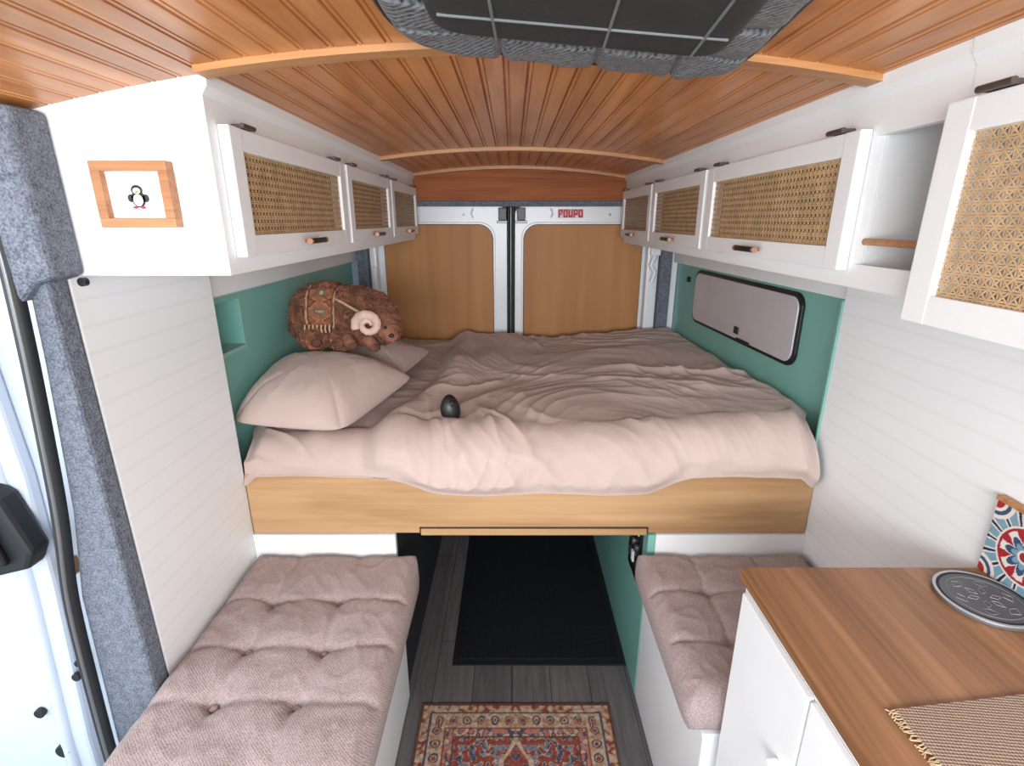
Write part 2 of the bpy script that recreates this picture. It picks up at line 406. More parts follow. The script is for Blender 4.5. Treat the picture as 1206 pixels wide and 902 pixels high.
def cabdoor(par,idx,X,s,y0,y1,z0,z1,fw=0.045,fz=0.04,th=0.02):
    xa,xb=sorted((X,X-s*th)); xc,xd=sorted((X-s*0.0006,X-s*(th-0.0006)))
    box('door%d_stile_a'%idx,xa,xb,y0,y0+fw,z0,z1,M['white'],par,0.003)
    box('door%d_stile_b'%idx,xa,xb,y1-fw,y1,z0,z1,M['white'],par,0.003)
    box('door%d_rail_top'%idx,xc,xd,y0+fw-0.003,y1-fw+0.003,z1-fz,z1-0.0005,M['white'],par,0.002)
    box('door%d_rail_bottom'%idx,xc,xd,y0+fw-0.003,y1-fw+0.003,z0+0.0005,z0+fz,M['white'],par,0.002)
    cane('door%d_cane'%idx,X-s*0.009,y0+fw-0.003,y1-fw+0.003,z0+fz-0.003,z1-fz+0.003,par,s)
    ym=(y0+y1)/2; zh=z0+0.02
    tube('door%d_handle'%idx,[(X+s*0.018,ym-0.05,zh),(X+s*0.020,ym,zh),(X+s*0.018,ym+0.05,zh)],0.0065,M['black'],par)
    for o in(-0.050,0.050):
        tube('door%d_handle_end'%idx,[(X+s*0.018,ym+o-0.005,zh),(X+s*0.018,ym+o+0.005,zh)],0.0072,M['copper'],par)
    for o in(-0.035,0.035):
        cyl('door%d_handle_post'%idx,(X+s*0.009,ym+o,zh),0.004,0.02,'x',M['copper'],par,12)
    for yy in(y0+0.07,y1-0.07):
        box('door%d_hinge'%idx,min(X-s*0.02,X+s*0.004),max(X-s*0.02,X+s*0.004),yy-0.022,yy+0.022,z1+0.001,z1+0.008,M['hinge'],par,0.002)
        tube('door%d_hinge_pin'%idx,[(X+s*0.002,yy-0.024,z1+0.005),(X+s*0.002,yy+0.024,z1+0.005)],0.0045,M['hinge'],par)
def cabinet(name,s,XF,XW,ya,yb,doors,zb,dth=0.02):
    g=group(name)
    XI=XF-s*0.015
    z_t=doors[0][3]-0.012; z_b=doors[0][2]+0.012
    def endp(n,y0,y1):
        pts=[(XI,zb),(XI,cz(XI)+0.002),((XI+XW)/2,cz((XI+XW)/2)+0.002),(XW-s*0.001,cz(XW)+0.002),(XW-s*0.001,zb)]
        prism(n,pts,'y',y0,y1,M['white'],g)
    endp('end_panel',ya,ya+0.015); endp('end_panel_b',yb-0.015,yb)
    bx=sorted((XI,XW+s*0.001)); box('bottom_board',bx[0],bx[1],ya+0.015,yb-0.015,zb,zb+0.015,M['white'],g)
    bx=sorted((XW+s*0.001,XW+s*0.01)); box('back_board',bx[0],bx[1],ya+0.015,yb-0.015,zb+0.015,1.75,M['cabin'],g)
    xf=sorted((XF,XI))
    prism('crown_rail',[(XF,z_t),(XF,cz(XF)+0.002),(XI,cz(XI)+0.002),(XI,z_t)],'y',ya,yb,M['white'],g)
    prism('crown_trim',[(XF,cz(XF)-0.030),(XF+s*0.010,cz(XF)-0.016),(XF+s*0.012,cz(XF)+0.002),(XF,cz(XF)+0.002)],'y',ya,yb,M['white'],g)
    box('bottom_rail',xf[0],xf[1],ya,yb,zb,z_b,M['white'],g)
    prev=None
    for i,(y0,y1,z0,z1) in enumerate(doors):
        cabdoor(g,i,XF+s*(dth+0.001),s,y0,y1,z0,z1,th=dth)
        if prev is not None:
            box('stile_%d'%i,xf[0],xf[1],prev-0.03,y0+0.03,z_b,z_t,M['white'],g)
            dx=sorted((XI,XW+s*0.01)); box('divider_%d'%i,dx[0],dx[1],(prev+y0)/2-0.006,(prev+y0)/2+0.006,zb+0.015,1.75,M['cabin'],g)
        prev=y1
    if doors[0][0]-ya<0.1: box('stile_first',xf[0],xf[1],ya,doors[0][0]+0.03,z_b,z_t,M['white'],g)
    else:
        box('stile_first',xf[0],xf[1],doors[0][0]-0.012,doors[0][0]+0.03,z_b,z_t,M['white'],g)
    box('stile_last',xf[0],xf[1],prev-0.03,yb,z_b,z_t,M['white'],g)
    return g
gl=cabinet('overhead_cabinet',1,-0.52,XL,0.97,2.885,[(1.0,1.655,1.533,1.762),(1.68,2.26,1.533,1.762),(2.285,2.87,1.533,1.762)],1.503)
gr=cabinet('overhead_cabinet',-1,0.60,XR,0.7555,2.885,[(0.94,1.63,1.515,1.745),(1.655,2.26,1.515,1.745),(2.285,2.87,1.515,1.745)],1.487)
box('cubby_side',0.616,0.918,0.925,0.937,1.503,1.80,M['white'],gr)
box('cubby_back',0.80,0.81,0.771,0.925,1.503,1.80,M['white'],gr)
tube('cubby_rail',[(0.612,0.772,1.565),(0.612,0.925,1.565)],0.006,M['frame'],gr)
gn=cabinet('overhead_cabinet',-1,0.599,XR,0.10,0.755,[(0.12,0.745,1.463,1.745)],1.463,0.034)
# ------------------------------------------------------------------ picture frame
pf=group('framed_penguin_picture')
x0,x1,z0,z1=-0.722,-0.590,1.588,1.697; yf=0.9695
fwd=0.016
box('frame_top',x0,x1,yf-0.022,yf,z1-fwd,z1,M['frame'],pf,0.0015)
box('frame_bottom',x0,x1,yf-0.022,yf,z0,z0+fwd,M['frame'],pf,0.0015)
box('frame_left',x0,x0+fwd,yf-0.0215,yf,z0+fwd,z1-fwd,M['frame'],pf)
box('frame_right',x1-fwd,x1,yf-0.0215,yf,z0+fwd,z1-fwd,M['frame'],pf)
box('paper',x0+fwd,x1-fwd,yf-0.008,yf-0.006,z0+fwd,z1-fwd,M['paper'],pf)
pc=((x0+x1)/2,(z0+z1)/2-0.002)
def ell(n,cx,cz_,rx_,rz_,y,m):
    prism(n,[(pc[0]+cx+rx_*math.cos(t*math.pi/12),pc[1]+cz_+rz_*math.sin(t*math.pi/12)) for t in range(24)],'y',y-0.0005,y,m,pf)
k=1.1
for (n_,cx,cz_,a,b_,dy,m_) in [('penguin_body',0,-0.004,0.011,0.013,0.0085,'black'),('penguin_head',0,0.009,0.009,0.008,0.0092,'black'),
    ('penguin_flipper_l',-0.012,-0.003,0.005,0.006,0.0085,'black'),('penguin_flipper_r',0.012,-0.003,0.005,0.006,0.0085,'black'),
    ('penguin_belly',0,-0.006,0.0075,0.009,0.0099,'paper'),('penguin_face',0,0.008,0.006,0.0045,0.0099,'paper'),
    ('penguin_beak',0,0.006,0.0025,0.0018,0.0106,'orange'),('penguin_foot_l',-0.006,-0.017,0.004,0.002,0.0106,'redink'),('penguin_foot_r',0.006,-0.017,0.004,0.002,0.0106,'redink')]:
    ell(n_,cx*k,cz_*k,a*k,b_*k,yf-dy,M[m_])
# ------------------------------------------------------------------ window cover (right)
wc=group('window_1')
def rprism(name,pts,off0,off1,mat,bev=0.0):
    n=len(pts)
    vs=[(rx(p[0])-off0,p[0],p[1]) for p in pts]+[(rx(p[0])-off1,p[0],p[1]) for p in pts]
    fs=[tuple(range(n)),tuple(range(2*n-1,n-1,-1))]+[(i,i+n,(i+1)%n+n,(i+1)%n) for i in range(n)]
    ob=mesh(name,vs,fs,mat,wc); fixn(ob)
    if bev:
        md=ob.modifiers.new('b','BEVEL'); md.width=bev; md.segments=2; md.limit_method='ANGLE'
rprism('black_binding',rrect(1.70,2.60,1.115,1.37,0.05),0.0,0.012,M['black'],0.003)
rprism('blackout_cover',rrect(1.714,2.586,1.129,1.356,0.043),0.010,0.017,M['greycloth'],0.003)
box('pull_tab',rx(2.1)-0.022,rx(2.1)-0.014,2.09,2.13,1.15,1.18,M['black'],wc,0.003)
box('pull_strap',rx(2.05)-0.020,rx(2.05)-0.014,1.99,2.13,1.128,1.138,M['black'],wc,0.002)
# ------------------------------------------------------------------ bed
bed=group('bed')
box('front_board',-0.818,0.928,1.415,1.44,0.655,0.862,M['oak'],bed,0.004)
box('pull_out_lip',-0.287,0.425,1.407,1.414,0.652,0.674,M['oak'],bed,0.002)
box('pull_out_gap',-0.292,0.43,1.4125,1.4149,0.6545,0.678,M['dark'],bed)
box('platform',-0.865,0.875,1.441,2.88,0.656,0.70,M['oak'],bed)
box('mattress',-0.85,0.872,1.46,2.87,0.70,0.86,M['duvet'],bed,0.03)
def hem(x):
    return 0.860-0.058*sst(-0.42,-0.22,x)*(1-sst(0.40,0.58,x))+0.006*noise.noise(V((x*5,0,0)))
def ridge(v,pw=3,w=2.2): return (1-min(1,abs(noise.noise(v))*w))**pw
def wr_(x,s):
    w=V((noise.noise(V((x*1.7,s*1.7,3))),noise.noise(V((x*1.7,s*1.7,9))),0))*0.3
    a=0.45+0.6*noise.noise(V((x*0.9,s*0.9,5)))
    ca,sa=math.cos(a),math.sin(a)
    X,Y=x+w.x,s+w.y
    p1=V((X*ca+Y*sa,(-X*sa+Y*ca),0)); 
    b=-0.9; cb,sb=math.cos(b),math.sin(b); p2=V((X*cb+Y*sb,(-X*sb+Y*cb),4))
    m1=0.35+0.65*sst(-0.25,0.2,noise.noise(V((x*2.2,s*2.2,21))))
    m2=0.30+0.70*sst(-0.2,0.25,noise.noise(V((x*2.5,s*2.5,31))))
    h=0.015*ridge(V((p1.x*1.5,p1.y*5.0,1)),2,1.9)*m1+0.012*ridge(V((p2.x*1.8,p2.y*7,7)),2,1.9)*m2
    h+=0.0055*ridge(V((p1.x*3.5,p1.y*13,2)),2,1.8)*m2+0.0033*ridge(V((p2.x*6,p2.y*18,2)),2,1.8)*m1
    h+=0.018*noise.noise(V((x*2.6,s*2.6,11)))
    return h
def build_duvet():
    nx,ns=380,350
    vs=[];fs=[]
    x0,x1=-0.865,0.955
    for j in range(ns+1):
        t=j/ns
        for i in range(nx+1):
            x=x0+(x1-x0)*i/nx
            zt=0.957+0.035*sst(0.45,0.85,x)
            h0=hem(x)
            R=0.10; L1=max(0.004,zt-R-h0); L2=R*math.pi/2; L3=2.86-1.425-R
            if t<0.12: s=t/0.12*L1
            elif t<0.24: s=L1+(t-0.12)/0.12*L2
            else: s=L1+L2+(t-0.24)/0.76*L3
            yb=1.404+0.021*sst(0,L1+0.03,s)
            if s<=L1: y=yb; z=h0+s; ny,nz=-1,0
            elif s<=L1+L2:
                a=(s-L1)/R; y=yb+R-R*math.cos(a); z=zt-R+R*math.sin(a); ny,nz=-math.cos(a),math.sin(a)
            else: y=yb+R+(s-L1-L2); z=zt+0.012*sst(0,0.3,s-L1-L2); ny,nz=0,1
            sg=(s-L1)
            w=wr_(x,sg)
            bx=-0.44+0.16*sst(1.45,1.95,y)+0.03*noise.noise(V((y*4,1,1)))
            st=sst(bx-0.05,bx+0.02,x)
            pufx=0.024*math.exp(-((x-bx-0.05)/0.05)**2)
            d=w*(0.6+0.4*st)+0.022*st+pufx
            if s<=L1+L2: 
                k_=sst(0,0.05,s); d=d*(0.25+0.75*k_)+0.008*math.sin(math.pi*min(1,s/(L1+L2)))
                d+=(0.009*ridge(V((x*7+5*s+2*noise.noise(V((x*3,s*3,1))),s*3.0,2)),2)+0.005*noise.noise(V((x*16-6*s,s*5,8))))*k_
            ex=min(x-x0,x1-x)
            fall=-0.03*(1-sst(0,0.05,ex))
            eb=2.86-y; fall2=-0.03*(1-sst(0,0.08,eb)) if s>L1+L2 else 0
            f=(x-x0)/(x1-x0)
            if y<1.47: xx=-0.816+f*(0.912+0.816)
            else:
                q=sst(1.47,1.62,y); a_=-0.816-0.049*q; b_=0.912*(1-q)+(rx(y)-0.006)*q
                xx=a_+f*(b_-a_)
            vs.append((xx,y+ny*d,z+nz*d+fall+fall2))
    W=nx+1
    for j in range(ns):
        for i in range(nx):
            a=j*W+i; fs.append((a,a+1,a+1+W,a+W))
    return mesh('duvet',vs,fs,M['duvet'],None,True)
duv=build_duvet()
def pillow(name,cs,T,seed):
    def th(u,v):
        return T*((1-abs(u)**2.6)*(1-abs(v)**2.6))**0.55 if abs(u)<1 and abs(v)<1 else 0
    def top(u,v,x,y):
        e=max(0,(1-u**4)*(1-v**4)); m=(u*u+v*v)/2
        w=0.014*noise.noise(V((x*6,y*6,seed)))+0.010*ridge(V((x*8+seed,y*4,seed)),2)*(0.2+0.8*m)+0.005*ridge(V((x*20+seed,y*10,seed)),2)*(0.3+m)
        return th(u,v)+w*e
    def bot(u,v,x,y): return -0.35*th(u,v)
    return pad(name,cs,top,bot,100,90,12,M['duvet'])
pillow('pillow',[(-0.80,1.89,1.045),(-0.42,1.90,1.035),(-0.37,2.3,1.03),(-0.82,2.3,1.045)],0.080,4)
pillow('pillow',[(-0.862,1.47,1.012),(-0.51,1.43,1.000),(-0.365,1.85,1.045),(-0.862,1.88,1.08)],0.118,1)
# computer mouse
mg=group('computer_mouse')
bm=bmesh.new(); bmesh.ops.create_uvsphere(bm,u_segments=32,v_segments=20,radius=1)
for v in bm.verts:
    c=v.co; zf=0.95-0.14*c.z
    v.co=V((c.x*0.034*zf-0.005*c.z,(c.y if c.y<0 else c.y*0.35)*0.028*zf,c.z*0.045))
me=bpy.data.meshes.new('shell'); bm.to_mesh(me); bm.free(); me.materials.append(M['black'])
for p in me.polygons:p.use_smooth=True
ob=bpy.data.objects.new('shell',me); link(ob,mg); ob.location=(-0.197,1.545,1.029); ob.rotation_euler=(-0.1,0.1,0.35)
wh=cyl('scroll_wheel',(0,0,0),0.010,0.006,'x',M['rubber'],mg,20); wh.location=(-0.187,1.518,1.054)
# ------------------------------------------------------------------ plush ram
ram=group('plush_ram')
def blob(parts,voxel,mat,name,amp,sc):
    bm=bmesh.new()
    for c,r in parts:
        g=bmesh.ops.create_icosphere(bm,subdivisions=3,radius=1)
        for v in g['verts']: v.co=V((c[0]+v.co.x*r[0],c[1]+v.co.y*r[1],c[2]+v.co.z*r[2]))
    me=bpy.data.meshes.new(name); bm.to_mesh(me); bm.free()
    o=bpy.data.objects.new(name,me); scene.collection.objects.link(o)
    md=o.modifiers.new('r','REMESH'); md.mode='VOXEL'; md.voxel_size=voxel
    ms=o.modifiers.new('s','SMOOTH'); ms.iterations=6
    dg=bpy.context.evaluated_depsgraph_get(); m2=bpy.data.meshes.new_from_object(o.evaluated_get(dg))
    bpy.data.objects.remove(o)
    m2.materials.clear(); m2.materials.append(mat)
    ns=[v.normal.copy() for v in m2.vertices]
    for v,n in zip(m2.vertices,ns):
        v.co=v.co+n*amp*(ridge(v.co*sc,2)+0.6*noise.noise(v.co*sc*2))
    for p in m2.polygons:p.use_smooth=True
    return link(bpy.data.objects.new(name,m2),ram)
bparts=[((-0.70,1.96,1.265),(0.135,0.10,0.105)),((-0.60,1.94,1.265),(0.11,0.095,0.095)),((-0.525,1.90,1.268),(0.078,0.065,0.082)),
        ((-0.52,1.89,1.21),(0.08,0.07,0.05)),((-0.77,1.93,1.22),(0.06,0.06,0.06)),
        ((-0.62,1.84,1.19),(0.04,0.05,0.035)),((-0.72,1.85,1.19),(0.045,0.05,0.035))]
body=blob(bparts,0.008,M['wool'],'body',0.010,38)
head=blob([((-0.470,1.845,1.262),(0.062,0.054,0.062)),((-0.440,1.80,1.228),(0.038,0.038,0.036)),((-0.426,1.78,1.216),(0.028,0.02,0.026))],0.006,M['wool'],'head',0.004,60)
def curls(name,src,n,mat,rad,skip=None):
    vs=[];fs=[]
    polys=src.data.polygons; N=len(polys); k=0; tries=0
    while k<n and tries<n*6:
        tries+=1
        p=polys[random.randrange(N)]; c=p.center; nn=p.normal
        if skip and skip(c): continue
        k+=1
        t=nn.orthogonal().normalized(); t.rotate(Quaternion(nn,random.uniform(0,6.28)))
        b=nn.cross(t); R=rad*random.uniform(0.7,1.3); turns=random.uniform(1.0,1.5)
        S=9; st=len(vs)
        for i in range(S+1):
            a=turns*2*math.pi*i/S
            rr=R*(1-0.4*i/S)
            cc=c+nn*(0.002+0.008*i/S)+t*rr*math.cos(a)+b*rr*math.sin(a)
            out=(t*math.cos(a)+b*math.sin(a))
            w=0.0022*(1-0.5*i/S)
            for q in (out*w,nn*w,-out*w,): vs.append(cc+q)
            if i<S:
                o=st+i*3
                for m_ in range(3): fs.append((o+m_,o+(m_+1)%3,o+3+(m_+1)%3,o+3+m_))
    return mesh(name,vs,fs,mat,ram,True)
def onblanket(c): return -0.750<c.x<-0.640 and c.z>1.22
curls('wool_curls',body,3600,M['wool'],0.010,onblanket)
curls('wool_curls_dark',body,700,M['wooldark'],0.009,onblanket)
curls('head_curls',head,480,M['wool'],0.007,lambda c:c.y<1.79)
def blanket():
    from mathutils.bvhtree import BVHTree
    bt=BVHTree.FromPolygons([v.co for v in body.data.vertices],[tuple(p.vertices) for p in body.data.polygons])
    nx,na=44,100; vs=[];fs=[];cols=[]
    pal={'r':lin((144,90,66)),'t':lin((180,146,112)),'g':lin((110,98,82)),'d':lin((104,66,52)),'o':lin((168,112,78))}
    for j in range(na+1):
        a=math.radians(-215+222*j/na)
        for i in range(nx+1):
            x=-0.750+0.11*i/nx
            c=V((x,1.95,1.25)); d=V((0,math.cos(a),-math.sin(a)))
            hit=bt.ray_cast(c+d*0.3,-d)
            pnt=hit[0] if hit[0] else c+d*0.1
            r=(pnt-c).length+0.009
            vs.append(c+d*r)
            u=i/nx;v=j/na
            if u<0.05 or u>0.95: kk='t'
            elif u<0.12 or u>0.88: kk='d'
            else:
                q=abs(((v*6)%1)-0.5)*0.9+abs(u-0.5)+0.08*noise.noise(V((u*9,v*20,1)))
                kk='t' if q<0.10 else 'g' if q<0.24 else 'r' if q<0.48 else 'o' if q<0.56 else 'd' if q<0.66 else 'r'
            cols.append(pal[kk])
    W=nx+1
    for j in range(na):
        for i in range(nx):
            a=j*W+i; fs.append((a,a+1,a+1+W,a+W))
    ob=mesh('saddle_blanket',vs,fs,M['rug'],ram,True)
    ca=ob.data.color_attributes.new('Col','FLOAT_COLOR','POINT')
    for i,c in enumerate(cols): ca.data[i].color=c
blanket()
for i in range(8):
    x=-0.747+i*0.0148; 
    tube('tassel_%d'%i,[(x,1.836,1.240),(x,1.829,1.226),(x+0.003,1.827,1.214)],0.0034,M['tassel'],ram)
tube('strap',[(-0.64,1.87,1.33),(-0.60,1.84,1.318),(-0.56,1.82,1.30),(-0.52,1.80,1.285)],0.005,M['tassel'],ram)
def horn(cx,cy,cz_,name):
    pts=[];rad=[]
    for i in range(64):
        t=i/63; a=math.radians(200-560*t)
        R=0.045*(1-0.80*t)
        pts.append((cx+R*math.cos(a),cy-0.012*math.sin(t*3),cz_+R*math.sin(a)*0.92)); rad.append((1-0.6*t)*(1+0.07*math.sin(i*1.9)))
    tube(name,pts,0.0185,M['horn'],ram,radii=rad)
horn(-0.500,1.775,1.255,'horn')
ball('ear',(-0.550,1.80,1.262),(0.032,0.012,0.014),M['wooldark'],ram)
ball('eye',(-0.440,1.762,1.246),(0.006,0.006,0.006),M['black'],ram,2)
ball('nose',(-0.420,1.760,1.218),(0.010,0.007,0.007),M['black'],ram,2)
for (a,b_) in [((-0.60,1.82,1.195),(-0.57,1.79,1.175)),((-0.52,1.82,1.19),(-0.49,1.79,1.17)),((-0.72,1.83,1.195),(-0.70,1.80,1.185))]:
    tube('leg',[a,((a[0]+b_[0])/2,(a[1]+b_[1])/2,a[2]-0.003),b_],0.022,M['wool'],ram)
    ball('hoof',b_,(0.022,0.018,0.018),M['wooldark'],ram)
# ------------------------------------------------------------------ bench boxes
bl=group('bench')
box('box',XL+0.002,-0.36,0.1,1.405,0.001,0.487,M['white'],bl,0.004)
br=group('bench')
box('box',0.433,XR-0.002,0.872,1.405,0.001,0.487,M['white'],br,0.004)
box('lid',0.428,XR-0.002,0.868,1.405,0.4875,0.497,M['white'],br,0.003)
ub=group('under_bed_storage')
box('left_front',XL+0.001,-0.37,1.41,1.43,0.001,0.652,M['white'],ub)
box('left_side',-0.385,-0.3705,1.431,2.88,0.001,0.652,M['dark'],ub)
box('right_front',0.4565,XR-0.001,1.41,1.43,0.001,0.652,M['white'],ub)
box('right_side',0.432,0.456,1.41,2.88,0.001,0.652,M['teal'],ub)
ep=group('electrical_panel')
box('plate',0.422,0.4315,1.46,1.60,0.42,0.645,M['black'],ep,0.002)
for i in range(3):
    box('gauge_%d'%i,0.418,0.424,1.475+i*0.042,1.50+i*0.042,0.60,0.63,M['teal_d'],ep,0.001)
    cyl('switch_%d'%i,(0.418,1.487+i*0.042,0.55),0.012,0.01,'x',M['steel'],ep,16)
    box('rocker_%d'%i,0.416,0.424,1.477+i*0.042,1.498+i*0.042,0.47,0.51,M['dark'] if i!=1 else M['paper'],ep,0.002)
def cushion(name,x0,x1,y0,y1,zb,T,buttons,lines):
    g=group(name); mid=zb+T/2+0.001
    def ed(u,v,x,y,r=0.05):
        d=min(x-x0,x1-x,y-y0,y1-y); d=max(0,d)
        if max(abs(u),abs(v))>=1: return 0
        q=min(1,(d+0.002)/r); return math.sqrt(max(0,1-(1-q)**2))
    def segd(p,a,b):
        ab=b-a; t=max(0,min(1,(p-a).dot(ab)/ab.length_squared)); return (p-(a+ab*t)).length
    def top(u,v,x,y):
        e=ed(u,v,x,y)
        wx=0.012*noise.noise(V((x*7,y*7,3))); wy=0.012*noise.noise(V((x*7,y*7,13)))
        p=V((x,y)); pw=V((x+wx,y+wy))
        z=(T/2+0.018)*e
        for b in buttons:
            r=(p-b).length; z-=e*(0.014*math.exp(-(r/0.016)**2)+0.022*math.exp(-r/0.045))
        dm=9; fade=0
        for a,b in lines:
            d=segd(pw,a,b)
            if d<dm:
                dm=d; ab=b-a; tt=max(0,min(1,(pw-a).dot(ab)/ab.length_squared)); fade=0.35+0.65*abs(2*tt-1)
        z-=e*fade*(0.0065*math.exp(-(dm/0.009)**2)+0.007*math.exp(-dm/0.03))
        z+=e*0.006*noise.noise(V((x*7,y*7,2)))+e*0.003*ridge(V((x*16,y*16,2)),2)
        return z
    def bot(u,v,x,y): return -T/2*ed(u,v,x,y,0.03)
    pad('pad',[(x0,y0,mid),(x1,y0,mid),(x1,y1,mid),(x0,y1,mid)],top,bot,130,170 if y1-y0>0.7 else 130,14,M['knit'],g)
    for b in buttons: ball('button',(b.x,b.y,zb+T-0.018),(0.010,0.010,0.004),M['knit'],g,2)
    return g
def tuft(x0,x1,y0,y1,cols,rows):
    B=[];L=[]
    G=[[V((x+random.uniform(-.008,.008),y+random.uniform(-.008,.008))) for x in cols] for y in rows]
    for r_,y in zip(G,rows):
        B+=r_
        c=[V((x0+0.02,y))]+r_+[V((x1-0.02,y))]
        L+=list(zip(c[:-1],c[1:]))
    for i,x in enumerate(cols):
        c=[V((x,y0+0.02))]+[r_[i] for r_ in G]+[V((x,y1-0.02))]
        L+=list(zip(c[:-1],c[1:]))
    return B,L
B,L=tuft(-0.815,-0.285,0.35,1.40,[-0.665,-0.475],[0.54,0.71,0.87,1.03,1.19])
cushion('bench_cushion',-0.815,-0.285,0.35,1.405,0.487,0.095,B,L)
B,L=tuft(0.385,0.925,0.865,1.40,[0.56,0.75],[1.04,1.22])
cushion('bench_cushion',0.385,0.925,0.862,1.405,0.497,0.090,B,L)
# ------------------------------------------------------------------ counter cabinet
kc=group('kitchen_counter')
box('worktop',0.450,0.928,-0.2,0.86,0.9255,0.948,M['counter'],kc,0.002)
box('carcass',0.4635,0.928,-0.2,0.852,0.001,0.925,M['white'],kc,0.002)
box('drawer_front',0.452,0.463,0.02,0.60,0.66,0.905,M['white'],kc,0.003)
box('drawer_front_2',0.452,0.463,0.02,0.60,0.36,0.645,M['white'],kc,0.003)
box('door_front',0.452,0.463,0.605,0.84,0.04,0.905,M['white'],kc,0.003)
for z in(0.80,0.52):
    tube('handle',[(0.452,0.22,z),(0.435,0.23,z),(0.435,0.31,z),(0.452,0.32,z)],0.005,M['white'],kc)
cyl('door_knob',(0.442,0.64,0.72),0.010,0.02,'x',M['white'],kc,20,0.003)
def colgrid(name,nu,nv,P,colf,mat,par=None):
    vs=[];fs=[];cols=[]
    for j in range(nv+1):
        for i in range(nu+1):
            vs.append(P(i/nu,j/nv)); cols.append(colf(i/nu,j/nv))
    W=nu+1
    for j in range(nv):
        for i in range(nu): a=j*W+i; fs.append((a,a+1,a+1+W,a+W))
    ob=mesh(name,vs,fs,mat,par)
    ca=ob.data.color_attributes.new('Col','FLOAT_COLOR','POINT')
    for i,c in enumerate(cols): ca.data[i].color=c
    return ob
def tilecol(u,v):
    W_=lin((218,212,206));R=lin((158,44,50));Bc=lin((56,80,112));C=lin((116,154,172));Dk=lin((36,48,70))
    x,y=u-0.5,v-0.5; r=math.hypot(x,y); a=math.atan2(y,x)
    xr=math.hypot(abs(x)-0.5,abs(y)-0.5)
    if r<0.06: return R
    if r<0.085: return W_
    pet=abs(math.cos(4*a))
    if r<0.13+0.12*pet: return Bc if r>0.10+0.07*pet else C
    if r<0.16+0.13*pet: return W_
    if 0.31<r<0.345: return R
    if 0.345<r<0.37: return W_
    if xr<0.10: return R
    if xr<0.14: return W_
    if xr<0.19: return Bc
    if xr<0.24: return W_
    if r<0.31: return R if abs(math.sin(4*a))>0.75 else W_
    s=abs(math.sin(8*a))
    return C if s>0.6 else (W_ if s>0.3 else Dk)
tg=group('ceramic_tile')
for k2 in range(2):
    y1=0.86-k2*0.152
    box('body_%d'%k2,0.917,0.928,y1-0.15,y1,0.949,1.099,M['paper'],tg,0.001)
    colgrid('glaze_%d'%k2,110,110,lambda u,v,y1=y1:(0.9162,y1-0.149*u-0.0005,0.9495+0.149*v),tilecol,M['tile'],tg)
box('wood_cap',0.913,0.928,0.55,0.862,1.0995,1.109,M['frame'],tg,0.001)
# round steel trivet
tr=group('round_trivet')
cyl('disc',(0.846,0.765,0.9525),0.074,0.008,'z',M['trivet'],tr,64,0.002)
def ring(name,r0,r1,z,mat,h=0.0012):
    n=64; vs=[];fs=[]
    for i in range(n):
        a=2*math.pi*i/n
        for r,zz in((r0,z),(r1,z),(r1,z+h),(r0,z+h)): vs.append((0.846+r*math.cos(a),0.765+r*math.sin(a),zz))
    for i in range(n):
        a=i*4;b=((i+1)%n)*4
        for q in range(4): fs.append((a+q,a+(q+1)%4,b+(q+1)%4,b+q))
    fixn(mesh(name,vs,fs,mat,tr))
ring('rim',0.0690,0.0738,0.9562,M['trivet_l']); ring('dark_ring',0.0640,0.0685,0.9562,M['dark']); ring('etched_ring',0.054,0.0555,0.9562,M['trivet_e'])
for i in range(6):
    a=i*math.pi/3; c_=(0.846,0.765)
    for l0,l1 in((0.010,0.030),(0.034,0.050)):
        for sg_ in(1,-1):
            tube('etch_%d'%i,[(c_[0]+l0*math.cos(a),c_[1]+l0*math.sin(a),0.9565),(c_[0]+(l0+l1)/2*math.cos(a+sg_*0.3),c_[1]+(l0+l1)/2*math.sin(a+sg_*0.3),0.9565),(c_[0]+l1*math.cos(a),c_[1]+l1*math.sin(a),0.9565)],0.0010,M['trivet_e'],tr)
# jute placemat with fringe
pm=group('woven_placemat')
c=[V((0.532,0.547,0.9515)),V((0.86,0.585,0.9515)),V((0.90,0.30,0.9515)),V((0.545,0.27,0.9515))]
prism('cloth',[(p.x,p.y) for p in c],'z',0.9485,0.9525,M['jute'],pm)
for i in range(80):
    t=i/79
    p=c[0].lerp(c[3],t); 
    tube('fringe_%d'%i,[(p.x+0.002,p.y,0.9515),(p.x-0.006,p.y+random.uniform(-.004,.004),0.9505),(p.x-0.011,p.y+random.uniform(-.006,.006),0.9495)],0.0011,M['tassel'],pm)
